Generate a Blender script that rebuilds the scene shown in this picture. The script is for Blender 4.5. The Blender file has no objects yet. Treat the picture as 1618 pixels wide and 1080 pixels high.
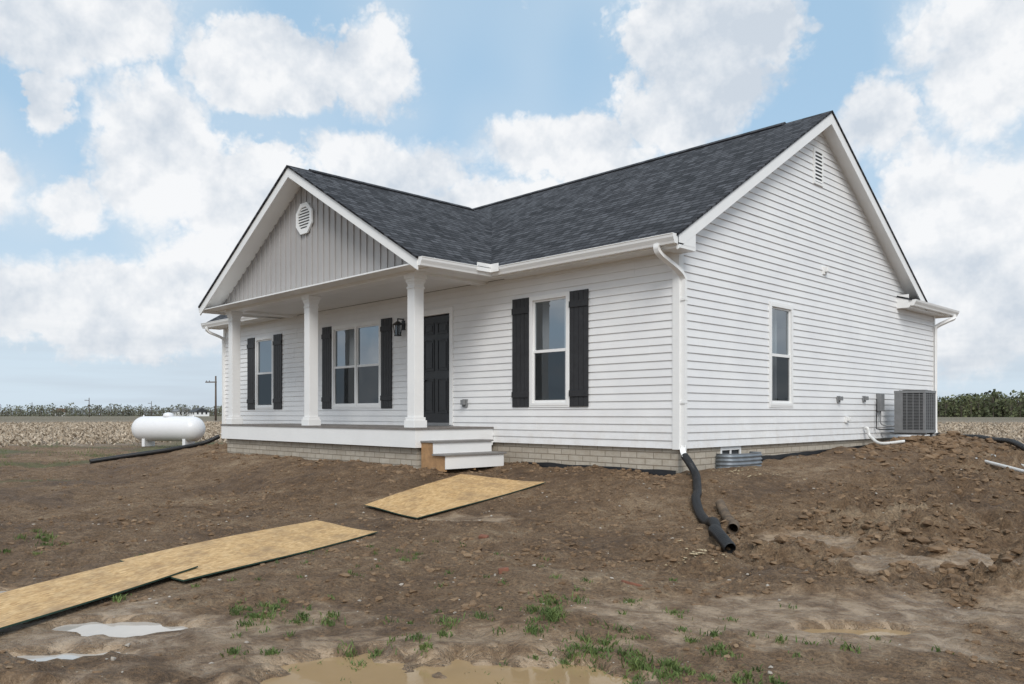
import bpy, math, random
import numpy as np
from mathutils import Vector, noise as mn
random.seed(7); np.random.seed(7)
scene=bpy.context.scene
COL=scene.collection
R=math.radians
# ------------------------------------------------------------------ helpers
def link(o,parent=None):
    COL.objects.link(o)
    if parent is not None: o.parent=parent
    return o
def empty(name,loc=(0,0,0)):
    e=bpy.data.objects.new(name,None); e.empty_display_size=.3; COL.objects.link(e); return e
def mesh(name,verts,faces,mat=None,parent=None,uv=True,smooth=False):
    me=bpy.data.meshes.new(name); me.from_pydata([tuple(v) for v in verts],[],faces); me.update()
    if uv:
        l=me.uv_layers.new(name="UVMap")
        for p in me.polygons:
            n=p.normal
            for li in p.loop_indices:
                c=me.vertices[me.loops[li].vertex_index].co
                if abs(n.z)>.9: q=(c.x,c.y)
                elif abs(n.x)>abs(n.y): q=(c.y,c.z) if abs(n.z)<.1 else (c.y,c.z/max(.05,math.sqrt(1-n.z*n.z)))
                else: q=(c.x,c.z) if abs(n.z)<.1 else (c.x,c.z/max(.05,math.sqrt(1-n.z*n.z)))
                l.data[li].uv=q
    if mat: me.materials.append(mat)
    if smooth: me.polygons.foreach_set("use_smooth",[True]*len(me.polygons))
    o=bpy.data.objects.new(name,me); return link(o,parent)
def box(name,x0,x1,y0,y1,z0,z1,mat,parent=None,bev=0):
    if x0>x1:x0,x1=x1,x0
    if y0>y1:y0,y1=y1,y0
    v=[(x0,y0,z0),(x1,y0,z0),(x1,y1,z0),(x0,y1,z0),(x0,y0,z1),(x1,y0,z1),(x1,y1,z1),(x0,y1,z1)]
    f=[(0,3,2,1),(4,5,6,7),(0,1,5,4),(1,2,6,5),(2,3,7,6),(3,0,4,7)]
    o=mesh(name,v,f,mat,parent)
    if bev:
        m=o.modifiers.new("b",'BEVEL'); m.width=bev; m.segments=2
    return o
class Geo:
    def __init__(s): s.v=[]; s.f=[]
    def box(s,x0,x1,y0,y1,z0,z1):
        if x0>x1:x0,x1=x1,x0
        if y0>y1:y0,y1=y1,y0
        b=len(s.v)
        s.v+=[(x0,y0,z0),(x1,y0,z0),(x1,y1,z0),(x0,y1,z0),(x0,y0,z1),(x1,y0,z1),(x1,y1,z1),(x0,y1,z1)]
        s.f+=[tuple(b+i for i in q) for q in [(0,3,2,1),(4,5,6,7),(0,1,5,4),(1,2,6,5),(2,3,7,6),(3,0,4,7)]]
    def quad(s,a,b,c,d):
        k=len(s.v); s.v+=[a,b,c,d]; s.f.append((k,k+1,k+2,k+3))
    def prism(s,poly,axis,a,b):
        k=len(s.v); n=len(poly)
        for t in (a,b):
            for p in poly: s.v.append((t,p[0],p[1]) if axis=='x' else (p[0],t,p[1]))
        s.f.append(tuple(k+i for i in range(n))); s.f.append(tuple(k+n+i for i in reversed(range(n))))
        for i in range(n):
            j=(i+1)%n; s.f.append((k+i,k+n+i,k+n+j,k+j))
    def make(s,name,mat,parent=None,bev=0,smooth=False):
        o=mesh(name,s.v,s.f,mat,parent,smooth=smooth)
        if bev:
            m=o.modifiers.new("b",'BEVEL'); m.width=bev; m.segments=2; m.limit_method='ANGLE'
        return o
class Wall:
    def __init__(s,ori): s.ori=ori
    def P(s,t,n,z):
        return (-t,-n,z) if s.ori=='F' else ((n,t,z) if s.ori=='R' else None)
    def box(s,g,t0,t1,n0,n1,z0,z1):
        a=s.P(t0,n0,z0); b=s.P(t1,n1,z1); g.box(a[0],b[0],a[1],b[1],z0,z1)
F=Wall('F'); Rw=Wall('R')
def catmull(pts,n=12):
    P=[Vector(p) for p in pts]; P=[P[0]*2-P[1]]+P+[P[-1]*2-P[-2]]; out=[]
    for i in range(1,len(P)-2):
        for k in range(n):
            t=k/n; a,b,c,d=P[i-1:i+3]
            out.append(.5*((2*b)+(c-a)*t+(2*a-5*b+4*c-d)*t*t+(3*b-a-3*c+d)*t**3))
    out.append(P[-2]); return out
def resample(path,step):
    out=[path[0]]; acc=0
    for a,b in zip(path[:-1],path[1:]):
        L=(b-a).length
        if L<1e-9: continue
        while acc+L>=step:
            t=(step-acc)/L; a=a.lerp(b,t); out.append(a.copy()); L=(b-a).length; acc=0
        acc+=L
    return out
def sweep(name,path,rad,mat,parent=None,sides=12,prof=None,smooth=True,inner=False):
    vs=[];fs=[]; n=len(path)
    up=Vector((0,0,1)); prev=None
    for i,p in enumerate(path):
        t=(path[min(i+1,n-1)]-path[max(i-1,0)]).normalized()
        if prev is None:
            s=t.cross(up)
            if s.length<.1: s=Vector((1,0,0))
            s.normalize()
        else:
            s=(prev-t*prev.dot(t)).normalized()
        prev=s; u=s.cross(t)
        r=rad(i) if callable(rad) else rad
        if prof: 
            for a,b in prof: vs.append(p+s*a+u*b)
        else:
            for k in range(sides):
                a=2*math.pi*k/sides; vs.append(p+s*math.cos(a)*r+u*math.sin(a)*r)
    m=len(prof) if prof else sides
    for i in range(n-1):
        for k in range(m):
            j=(k+1)%m; fs.append((i*m+k,i*m+j,(i+1)*m+j,(i+1)*m+k))
    if not inner:
        fs.append(tuple(range(m-1,-1,-1))); fs.append(tuple((n-1)*m+k for k in range(m)))
    return mesh(name,vs,fs,mat,parent,uv=False,smooth=smooth)
# ------------------------------------------------------------------ materials
def mat(name):
    m=bpy.data.materials.new(name); m.use_nodes=True; nt=m.node_tree
    return m,nt,nt.nodes["Principled BSDF"]
def N(nt,t,**kw):
    n=nt.nodes.new(t)
    for k,v in kw.items(): setattr(n,k,v)
    return n
def math_(nt,op,a,b=None,c=None,clamp=False):
    n=nt.nodes.new('ShaderNodeMath'); n.operation=op; n.use_clamp=clamp
    for i,x in enumerate((a,b,c)):
        if x is None: continue
        if isinstance(x,(int,float)): n.inputs[i].default_value=x
        else: nt.links.new(x,n.inputs[i])
    return n.outputs[0]
def mixc(nt,f,a,b,mode='MIX'):
    n=nt.nodes.new('ShaderNodeMix'); n.data_type='RGBA'; n.blend_type=mode
    for s,x in ((n.inputs[0],f),(n.inputs[6],a),(n.inputs[7],b)):
        if isinstance(x,(int,float)): s.default_value=x
        elif isinstance(x,tuple): s.default_value=(*x,1) if len(x)==3 else x
        else: nt.links.new(x,s)
    return n.outputs[2]
def ramp(nt,f,stops):
    n=nt.nodes.new('ShaderNodeValToRGB'); e=n.color_ramp.elements
    while len(e)<len(stops): e.new(.5)
    for el,(p,c) in zip(e,stops):
        el.position=p; el.color=(c,c,c,1) if isinstance(c,(int,float)) else (*c,1)
    nt.links.new(f,n.inputs[0]); return n.outputs[0]
def noise_(nt,vec,scale,detail=5,rough=.6,dist=0):
    n=N(nt,'ShaderNodeTexNoise'); n.inputs['Scale'].default_value=scale; n.inputs['Detail'].default_value=min(detail,5)
    n.inputs['Roughness'].default_value=rough; n.inputs['Distortion'].default_value=dist
    if vec is not None: nt.links.new(vec,n.inputs['Vector'])
    return n.outputs[0]
def bump(nt,h,strength,dist,bsdf,prev=None):
    b=N(nt,'ShaderNodeBump'); b.inputs['Strength'].default_value=strength; b.inputs['Distance'].default_value=dist
    nt.links.new(h,b.inputs['Height'])
    if prev: nt.links.new(prev,b.inputs['Normal'])
    nt.links.new(b.outputs[0],bsdf.inputs['Normal']); return b.outputs[0]
def simple(name,c,rough=.5,var=.12,scale=3,metal=0,bs=0,bscale=60,c2=None):
    m,nt,b=mat(name); tc=N(nt,'ShaderNodeTexCoord').outputs['Object']
    n=noise_(nt,tc,scale,3,.65)
    f=ramp(nt,n,[(.3,0.),(.7,1.)])
    lo=c2 if c2 else tuple(x*(1-var) for x in c)
    nt.links.new(mixc(nt,f,lo,c),b.inputs['Base Color'])
    b.inputs['Roughness'].default_value=rough; b.inputs['Metallic'].default_value=metal
    if bs: bump(nt,noise_(nt,tc,bscale,3),bs,.01,b)
    return m
M={}
m,nt,b=mat("vinyl_siding"); tc=N(nt,'ShaderNodeTexCoord').outputs['Object']
n1=noise_(nt,tc,1.3,2,.6); c=mixc(nt,ramp(nt,n1,[(.3,0.),(.7,1.)]),(.75,.75,.755),(.81,.81,.805))
sep=N(nt,'ShaderNodeSeparateXYZ'); nt.links.new(tc,sep.inputs[0])
dz=math_(nt,'SUBTRACT',1.75,sep.outputs[2]); dirt=math_(nt,'MULTIPLY',math_(nt,'MULTIPLY',dz,1.3,clamp=True),ramp(nt,noise_(nt,tc,5,4,.7),[(.42,0.),(.72,1.)]))
c=mixc(nt,math_(nt,'MULTIPLY',dirt,.38,clamp=True),c,(.5,.43,.34))
nt.links.new(c,b.inputs['Base Color']); b.inputs['Roughness'].default_value=.42
bump(nt,noise_(nt,tc,2.2,1),.3,.04,b); M['siding']=m
M['trim']=simple("white_trim",(.84,.84,.83),.4,.05,2)
M['soffit']=simple("white_soffit",(.80,.80,.79),.5,.05,2)
M['bb']=simple("grey_board_batten",(.40,.385,.375),.5,.08,2)
M['black']=simple("black_paint",(.018,.018,.02),.38,.3,8,bs=.15,bscale=40)
M['shut']=simple("shutter_black",(.026,.026,.029),.55,.4,10,bs=.3,bscale=50)
M['deck']=simple("deck_board",(.22,.20,.185),.6,.25,6,bs=.2)
M['treadm']=simple("tread_grey",(.25,.24,.23),.6,.2,6)
M['wood']=simple("stringer_wood",(.46,.27,.13),.7,.4,9,bs=.2)
M['pvc']=simple("pvc",(.75,.75,.73),.35,.1,6)
M['tank']=simple("tank_white",(.78,.78,.79),.35,.06,1.2)
M['steel']=simple("galvanised",(.25,.28,.31),.5,.35,6,metal=.3)
M['grey']=simple("grey_metal",(.22,.225,.23),.5,.2,8)
M['dgrey']=simple("dark_grille",(.045,.047,.05),.6,.2,8)
M['pipe']=simple("black_pipe",(.018,.018,.019),.42,.4,12)
M['pipe2']=simple("muddy_pipe",(.05,.04,.03),.75,.4,9,c2=(.2,.14,.09))
M['tar']=simple("black_membrane",(.02,.021,.024),.5,.4,5,bs=.4,bscale=12)
M['pole']=simple("pole_wood",(.12,.09,.07),.8,.3,5)
M['brickred']=simple("red_brick",(.24,.10,.06),.85,.4,20)
M['straw']=simple("straw_scrap",(.52,.42,.27),.9,.35,30)
M['interior']=simple("interior_paint",(.45,.46,.47),.8,.05,2)
M['floorin']=simple("interior_floor",(.2,.16,.12),.7,.1,2)
m,nt,b=mat("foundation_block"); uv=N(nt,'ShaderNodeTexCoord').outputs['UV']
br=N(nt,'ShaderNodeTexBrick'); nt.links.new(uv,br.inputs['Vector']); br.offset=.5
for k,v in (('Color1',(.44,.40,.335,1)),('Color2',(.54,.495,.42,1)),('Mortar',(.25,.22,.18,1)),('Scale',1),('Mortar Size',.007),('Brick Width',.30),('Row Height',.095)): br.inputs[k].default_value=v
nn=noise_(nt,uv,9,5,.7); c=mixc(nt,ramp(nt,nn,[(.35,.4),(.7,0.)]),br.outputs[0],(.27,.2,.13))
nt.links.new(c,b.inputs['Base Color']); b.inputs['Roughness'].default_value=.9
h=math_(nt,'SUBTRACT',math_(nt,'MULTIPLY',noise_(nt,uv,40,4),.5),br.outputs[1]); bump(nt,h,.8,.015,b); M['block']=m
# shingles
m,nt,b=mat("asphalt_shingles"); uv=N(nt,'ShaderNodeTexCoord').outputs['UV']
def brick(off,bw,c1,c2,mo):
    br=N(nt,'ShaderNodeTexBrick'); nt.links.new(uv,br.inputs['Vector']); br.offset=off; br.offset_frequency=3
    for k,v in (('Color1',c1),('Color2',c2),('Mortar',mo),('Scale',1),('Mortar Size',.008),('Mortar Smooth',.2),('Brick Width',bw),('Row Height',.14)): br.inputs[k].default_value=v
    return br
br=brick(.37,.17,(.026,.028,.032,1),(.090,.094,.104,1),(.012,.012,.014,1))
n2=noise_(nt,uv,130,2,.7); n3=noise_(nt,uv,.7,3,.6)
sp=N(nt,'ShaderNodeSeparateXYZ'); nt.links.new(uv,sp.inputs[0])
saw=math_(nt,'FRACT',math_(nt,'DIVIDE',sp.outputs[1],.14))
c=mixc(nt,.6,br.outputs[0],ramp(nt,n2,[(.3,.6),(.7,1.5)]),'MULTIPLY')
c=mixc(nt,.3,c,ramp(nt,n3,[(.3,.75),(.7,1.25)]),'MULTIPLY')
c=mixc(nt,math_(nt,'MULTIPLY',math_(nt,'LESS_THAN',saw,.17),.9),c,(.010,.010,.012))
nt.links.new(c,b.inputs['Base Color']); b.inputs['Roughness'].default_value=.92; b.inputs['Specular IOR Level'].default_value=.22
h=math_(nt,'ADD',math_(nt,'MULTIPLY',saw,-1.),math_(nt,'MULTIPLY',br.outputs[1],-.5)); h=math_(nt,'ADD',h,math_(nt,'MULTIPLY',n2,.25))
bump(nt,h,.6,.012,b); M['shingle']=m
# glass
def glass(name,refl,tint):
    m=bpy.data.materials.new(name); m.use_nodes=True; nt=m.node_tree; nt.nodes.remove(nt.nodes["Principled BSDF"])
    out=nt.nodes["Material Output"]; g=N(nt,'ShaderNodeBsdfGlossy'); g.inputs['Roughness'].default_value=.015; g.inputs['Color'].default_value=(.80,.88,.95,1)
    tcn=N(nt,'ShaderNodeTexCoord').outputs['Object']
    bp=N(nt,'ShaderNodeBump'); bp.inputs['Strength'].default_value=.05; bp.inputs['Distance'].default_value=.02
    nt.links.new(noise_(nt,tcn,1.6,1),bp.inputs['Height']); nt.links.new(bp.outputs[0],g.inputs['Normal'])
    t=N(nt,'ShaderNodeBsdfTransparent'); t.inputs['Color'].default_value=(*tint,1)
    mx=N(nt,'ShaderNodeMixShader'); mx.inputs[0].default_value=refl; nt.links.new(t.outputs[0],mx.inputs[1]); nt.links.new(g.outputs[0],mx.inputs[2])
    nt.links.new(mx.outputs[0],out.inputs[0]); return m
M['glass']=glass("window_glass",.30,(.75,.80,.80)); M['glass2']=glass("screened_glass",.085,(.42,.43,.44))
# OSB
m,nt,b=mat("osb"); uv=N(nt,'ShaderNodeTexCoord').outputs['UV']
def vor(rot,sx,sy,sc):
    mp=N(nt,'ShaderNodeMapping'); mp.inputs['Rotation'].default_value=(0,0,rot); mp.inputs['Scale'].default_value=(sx,sy,1); nt.links.new(uv,mp.inputs[0])
    v=N(nt,'ShaderNodeTexVoronoi'); v.inputs['Scale'].default_value=sc; nt.links.new(mp.outputs[0],v.inputs['Vector']); s=N(nt,'ShaderNodeSeparateColor'); nt.links.new(v.outputs['Color'],s.inputs[0]); return s.outputs[0],s.outputs[1]
a1,a2=vor(.3,1,3,16); b1,b2=vor(1.5,1,3.5,21); f=math_(nt,'MULTIPLY_ADD',a1,.5,math_(nt,'MULTIPLY',b1,.5))
c=ramp(nt,f,[(.1,(.40,.235,.092)),(.45,(.56,.355,.155)),(.9,(.70,.49,.25))])
st=noise_(nt,uv,1.8,5,.75); c=mixc(nt,ramp(nt,st,[(.46,0.),(.70,.85)]),c,(.25,.155,.078))
nt.links.new(c,b.inputs['Base Color']); b.inputs['Roughness'].default_value=.7; bump(nt,f,.3,.004,b); M['osb']=m
M['osbedge']=simple("osb_edge",(.03,.07,.05),.8,.3,6)
# ground
m,nt,b=mat("dirt_ground"); tc=N(nt,'ShaderNodeTexCoord').outputs['Object']
at=N(nt,'ShaderNodeAttribute'); at.attribute_name="kind"; sc=N(nt,'ShaderNodeSeparateColor'); nt.links.new(at.outputs['Color'],sc.inputs[0])
mud,field,green=sc.outputs[0],sc.outputs[1],sc.outputs[2]
na=noise_(nt,tc,.5,4,.62,.3); nb=noise_(nt,tc,5,5,.74,.4); nc=noise_(nt,tc,38,4,.78)
mudn=math_(nt,'MULTIPLY',mud,ramp(nt,nb,[(.36,.35),(.55,1.)]))
c=ramp(nt,math_(nt,'ADD',math_(nt,'MULTIPLY',na,.5),math_(nt,'MULTIPLY',nb,.5)),[(.35,(.098,.056,.028)),(.46,(.195,.120,.064)),(.55,(.280,.184,.106)),(.65,(.42,.305,.195))])
c=mixc(nt,.85,c,ramp(nt,nc,[(.32,.36),(.5,1.),(.68,1.55)]),'MULTIPLY')
vs=N(nt,'ShaderNodeTexVoronoi'); vs.inputs['Scale'].default_value=24; nt.links.new(tc,vs.inputs['Vector'])
c=mixc(nt,math_(nt,'MULTIPLY',math_(nt,'LESS_THAN',vs.outputs['Distance'],.13),math_(nt,'GREATER_THAN',nb,.52)),c,(.46,.39,.30))
mc=ramp(nt,math_(nt,'MULTIPLY_ADD',nc,.25,math_(nt,'MULTIPLY',nb,.75)),[(.32,(.20,.125,.07)),(.5,(.33,.23,.142)),(.68,(.47,.355,.24))])
c=mixc(nt,mudn,c,mc)
mp=N(nt,'ShaderNodeMapping'); mp.inputs['Scale'].default_value=(.12,1.3,1); mp.inputs['Rotation'].default_value=(0,0,.35); nt.links.new(tc,mp.inputs[0])
fc=ramp(nt,noise_(nt,mp.outputs[0],1.2,5,.75),[(.3,(.19,.14,.10)),(.5,(.31,.245,.185)),(.72,(.44,.365,.285))])
ln=N(nt,'ShaderNodeVectorMath'); ln.operation='LENGTH'; nt.links.new(tc,ln.inputs[0])
fard=ramp(nt,math_(nt,'DIVIDE',ln.outputs['Value'],400.),[(.2,0.),(.45,1.)])
fc=mixc(nt,math_(nt,'MULTIPLY',fard,.8),fc,(.14,.125,.08))
c=mixc(nt,field,c,fc); c=mixc(nt,green,c,ramp(nt,nb,[(.4,(.10,.11,.045)),(.7,(.19,.19,.08))]))
nt.links.new(c,b.inputs['Base Color'])
damp=ramp(nt,na,[(.38,.32),(.52,0.)])
rg=N(nt,'ShaderNodeMapRange'); nt.links.new(math_(nt,'MAXIMUM',mudn,math_(nt,'MULTIPLY',damp,math_(nt,'SUBTRACT',1.,field))),rg.inputs[0]); rg.inputs[3].default_value=.88; rg.inputs[4].default_value=.26; nt.links.new(rg.outputs[0],b.inputs['Roughness'])
b.inputs['Specular IOR Level'].default_value=.45
hh=math_(nt,'ADD',math_(nt,'MULTIPLY',nb,1.),math_(nt,'MULTIPLY',nc,.55)); hh=math_(nt,'MULTIPLY',hh,math_(nt,'SUBTRACT',1.,math_(nt,'MULTIPLY',mudn,.75)))
bump(nt,hh,1.,.12,b); M['ground']=m
m,nt,b=mat("dirt_clod"); tc=N(nt,'ShaderNodeTexCoord').outputs['Object']
c=ramp(nt,noise_(nt,tc,3,4,.7),[(.3,(.10,.060,.031)),(.5,(.18,.113,.062)),(.72,(.29,.20,.122))]); nt.links.new(c,b.inputs['Base Color']); b.inputs['Roughness'].default_value=.9
bump(nt,noise_(nt,tc,60,3),.8,.012,b); M['clod']=m
def water(name,c,r):
    m,nt,b=mat(name); tc=N(nt,'ShaderNodeTexCoord').outputs['Object']
    nt.links.new(mixc(nt,noise_(nt,tc,2.5,3),tuple(x*.8 for x in c),tuple(x*1.15 for x in c)),b.inputs['Base Color'])
    b.inputs['Roughness'].default_value=r; b.inputs['IOR'].default_value=1.5; bump(nt,noise_(nt,tc,7,2),.03,.02,b); return m
M['water']=water("muddy_water",(.37,.255,.135),.03)
M['water2']=water("cloud_pale_puddle_water",(.50,.46,.41),.02)  # pale base colour paints in the bright cloud these puddles would reflect
def foliage(name,cols,sc=8):
    m,nt,b=mat(name); tc=N(nt,'ShaderNodeTexCoord').outputs['Object']
    w=noise_(nt,tc,sc,2,.6); nt.links.new(ramp(nt,w,[(.3,cols[0]),(.5,cols[1]),(.7,cols[2])]),b.inputs['Base Color']); b.inputs['Roughness'].default_value=.8; return m
M['grass']=foliage("grass_blades",[(.05,.08,.02),(.085,.13,.032),(.15,.19,.055)],9)
M['stub']=foliage("stubble_straw",[(.25,.19,.13),(.40,.325,.24),(.56,.475,.37)],2)
M['tree']=foliage("distant_foliage",[(.055,.065,.032),(.085,.10,.045),(.14,.15,.065)],.08)
M['tree2']=foliage("distant_foliage_brown_hazed",[(.11,.11,.085),(.14,.145,.10),(.17,.18,.11)],.06)  # greyed and lightened: distance haze is mixed into the foliage colour
M['bark']=simple("bark",(.11,.09,.07),.9,.3,3)

# ------------------------------------------------------------------ ground
def sst(x,a,b):
    t=min(1,max(0,(x-a)/(b-a))); return t*t*(3-2*t)
def rdist(x,y):
    def rd(x0,x1,y0,y1):
        dx=max(x0-x,0,x-x1); dy=max(y0-y,0,y-y1); return math.hypot(dx,dy)
    return min(rd(-14.5,0,0,10.4),rd(-10.9,-3.8,-1.7,0))
CR=(.699,.715); CF=(-.715,.699)
PUD=[(3.5,-7.3,.95,.55),(1.43,-7.86,.38,.17),(1.78,-8.32,.42,.15),(-.2,-8.15,.3,.12),(2.35,-8.75,.34,.12),(4.55,-4.75,.38,.11)]
MUD=[(4.3,-4.7,1.6,.8),(4.2,-2.2,1.1,.7),(3.2,-7.1,1.5,.75),(1.4,-8.1,1.5,.7),(2.9,-1.9,.5,.45),(-1,-3.3,.9,.35),(5.3,-3.4,.8,.5)]
def ell(p,x,y):
    dx=x-p[0]; dy=y-p[1]; a=(dx*CR[0]+dy*CR[1])/p[2]; bq=(dx*CF[0]+dy*CF[1])/p[3]; return math.hypot(a,bq)
def Gs(x,y):
    r=rdist(x,y); L=2.5+4.5*sst(y,-1,4)+1.5*sst(-x,10,14); top=.75+.25*sst(y,-.8,8)
    g=.35+(top-.35)*(1-sst(r,0,L))
    g+= .12*sst(r,10,25)
    return g
def rough(x,y):
    a=sst(x,1.2,2.8)*sst(y,-4.8,-2.7)*(1-sst(math.hypot(x-4,y-1),6,11))
    return a
SHEETS=[[(-2.40,-3.64),(-3.05,-1.42),(-1.52,-1.12),(-1.25,-3.66)],[(-.654,-7.234),(-1.79,-4.707),(-.586,-4.69),(.518,-7.176)],[(.95,-9.2),(-.55,-7.12),(.12,-6.9),(1.75,-9.35)]]
PL=[]
for s in SHEETS:
    A=np.array([(p[0],p[1],1) for p in s]); zz=np.array([Gs(*p) for p in s]); PL.append(np.linalg.lstsq(A,zz,rcond=None)[0])
def sheetins(s,x,y):
    cx=sum(p[0] for p in s)/4; cy=sum(p[1] for p in s)/4; ins=9
    for i in range(4):
        a=s[i]; b_=s[(i+1)%4]; ex=b_[0]-a[0]; ey=b_[1]-a[1]; l=math.hypot(ex,ey)
        nx,ny=ey/l,-ex/l
        if (cx-a[0])*nx+(cy-a[1])*ny<0: nx,ny=-nx,-ny
        ins=min(ins,(x-a[0])*nx+(y-a[1])*ny)
    return ins
def insheet(x,y,pad=.25):
    if x>3 or x<-5 or y>0: return 1
    return min(1-sst(sheetins(s,x,y),-pad,0) for s in SHEETS)
def G(x,y):
    g=Gs(x,y); r=rdist(x,y)
    far=1-sst(r,12,24)
    ew=.5*mn.noise(Vector((x*1.7,y*1.7,15)))+.3*mn.noise(Vector((x*5,y*5,15)))
    md=min([ell(p,x,y) for p in MUD])+ew*1.2; mud=1-sst(md,.6,1.1)
    ro=rough(x,y)
    amp=(.05+.14*ro)*(1-.7*mud)*far*(.25+.75*insheet(x,y))
    q=mn.fractal(Vector((x*1.1,y*1.1,0)),.75,2.1,6)
    g+=amp*q*1.2
    q2=mn.fractal(Vector((x*5,y*5,3)),.7,2.2,4)
    g+=amp*.65*abs(q2)
    g+=.035*mn.noise(Vector((x*.45,y*.45,9)))*far
    hp=math.hypot((x-1.2)/1.0,(y-7.4)/2.3); g+=.17*(1-sst(hp,0,1.25))*(1+.8*mn.noise(Vector((x*2,y*2,1))))
    if x<1 and y<-2:
        s=(x*.42+y*.91)+.25*mn.noise(Vector((x*.3,y*.3,22)))
        ph=s*2.9; rt=max(0,math.sin(ph)-.35)
        tread=.35*max(0,math.sin((x*.91-y*.42)*26))
        g-=.085*far*rt*(1-tread*.5)*sst(-x,1.5,4)*insheet(x,y)*sst(-y,2,4)
    if x>1 and y>-6:
        s=(x*.9+y*.25)+.3*mn.noise(Vector((x*.4,y*.4,27)))
        g-=.06*max(0,math.sin(s*2.4)-.5)*ro
    if -5<x<3 and y<0:
        for s,pl in zip(SHEETS,PL):
            w=sst(sheetins(s,x,y),-.45,-.02)
            if w>0: g=g*(1-w)+(pl[0]*x+pl[1]*y+pl[2]-.012)*w
    pd=min([ell(p,x,y) for p in PUD])+ew*1.5+.38*mn.noise(Vector((x*9,y*9,5)))
    w=1-sst(pd,.60,1.3)
    g=g*(1-w)+(Gs(x,y)-.055)*w
    return g,max(mud*.85,1-sst(pd,1.0,1.6))
def axis(seg):
    out=[]
    for a,b_,s in seg:
        n=max(1,int(round((b_-a)/s))); out+=list(np.linspace(a,b_,n,endpoint=False))
    return out
def geo(a,b_,n):
    return list(a*(b_/a)**(np.arange(1,n+1)/n))
xs=axis([(-18,-5,.12),(-5,7,.04),(7,12,.15)]); ys=axis([(-14,-10,.2),(-10,1,.04),(1,12,.10)])
xs=[-18-v for v in reversed(geo(.3,2200,46))]+xs+[12+v for v in [0]+geo(.3,2200,46)]
ys=[-14-v for v in reversed(geo(.3,2200,30))]+ys+[12+v for v in [0]+geo(.3,2200,46)]
nx,ny=len(xs),len(ys)
V=np.zeros((nx*ny,3)); K=np.zeros((nx*ny,4)); K[:,3]=1
for j,y in enumerate(ys):
    for i,x in enumerate(xs):
        r=rdist(x,y); k=j*nx+i
        if r<30: g,mu=G(x,y)
        else: g,mu=Gs(x,y),0
        f=sst(r+2.0*mn.noise(Vector((x*.2,y*.2,0))),12.5,14.5) if not(y<-9) else sst(r,25,35)
        gr=sst(mn.noise(Vector((x*.35,y*.35,4)))+.55*sst(r,6,11)-.9*f,.25,.6)*(1-f)*.8 if x<-10 else 0
        if r<=0: g-=.3
        V[k]=(x,y,g); K[k,:3]=(mu,f,gr)
idx=np.arange(nx*ny).reshape(ny,nx)
Q=np.stack([idx[:-1,:-1],idx[:-1,1:],idx[1:,1:],idx[1:,:-1]],-1).reshape(-1,4)
def bigmesh(name,V,Q,mt,smooth=False,parent=None):
    me=bpy.data.meshes.new(name); n=Q.shape[1]
    me.vertices.add(len(V)); me.vertices.foreach_set("co",np.asarray(V,dtype=np.float32).ravel())
    me.loops.add(Q.size); me.loops.foreach_set("vertex_index",Q.ravel().astype(np.int32))
    me.polygons.add(len(Q)); me.polygons.foreach_set("loop_start",(np.arange(len(Q))*n).astype(np.int32))
    me.polygons.foreach_set("use_smooth",[smooth]*len(Q))
    me.update(calc_edges=True); me.validate(); me.materials.append(mt)
    return link(bpy.data.objects.new(name,me),parent)
gobj=bigmesh("ground",V,Q,M['ground'],True)
ca=gobj.data.color_attributes.new("kind",'FLOAT_COLOR','POINT'); ca.data.foreach_set("color",K.astype(np.float32).ravel())
for i,p in enumerate(PUD):
    vs=[(p[0],p[1],Gs(p[0],p[1])-.036)]; n=40
    for k in range(n):
        a=2*math.pi*k/n; u=math.cos(a)*p[2]*1.9; w=math.sin(a)*p[3]*2.
        vs.append((p[0]+CR[0]*u+CF[0]*w,p[1]+CR[1]*u+CF[1]*w,vs[0][2]))
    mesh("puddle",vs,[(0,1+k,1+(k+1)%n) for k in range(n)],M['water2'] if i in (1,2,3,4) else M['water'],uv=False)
# clods
def ico():
    t=(1+5**.5)/2; v=np.array([(-1,t,0),(1,t,0),(-1,-t,0),(1,-t,0),(0,-1,t),(0,1,t),(0,-1,-t),(0,1,-t),(t,0,-1),(t,0,1),(-t,0,-1),(-t,0,1)],float); v/=np.linalg.norm(v[0])
    f=np.array([(0,11,5),(0,5,1),(0,1,7),(0,7,10),(0,10,11),(1,5,9),(5,11,4),(11,10,2),(10,7,6),(7,1,8),(3,9,4),(3,4,2),(3,2,6),(3,6,8),(3,8,9),(4,9,5),(2,4,11),(6,2,10),(8,6,7),(9,8,1)]); return v,f
iv,iF=ico()
def lumps(name,pts,mt,flat=.65):
    VV=[];FF=[]
    for n,(x,y,z,s) in enumerate(pts):
        v=iv*(1+.7*(np.random.rand(12,1)-.5))*s*np.array([random.uniform(.7,1.4),random.uniform(.7,1.4),random.uniform(flat*.7,flat*1.2)])
        a=random.random()*6.28; c,s_=math.cos(a),math.sin(a); v=v@np.array([[c,-s_,0],[s_,c,0],[0,0,1]])
        VV.append(v+np.array([x,y,z])); FF.append(iF+12*n)
    return bigmesh(name,np.concatenate(VV),np.concatenate(FF),mt,False)
pts=[]
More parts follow.
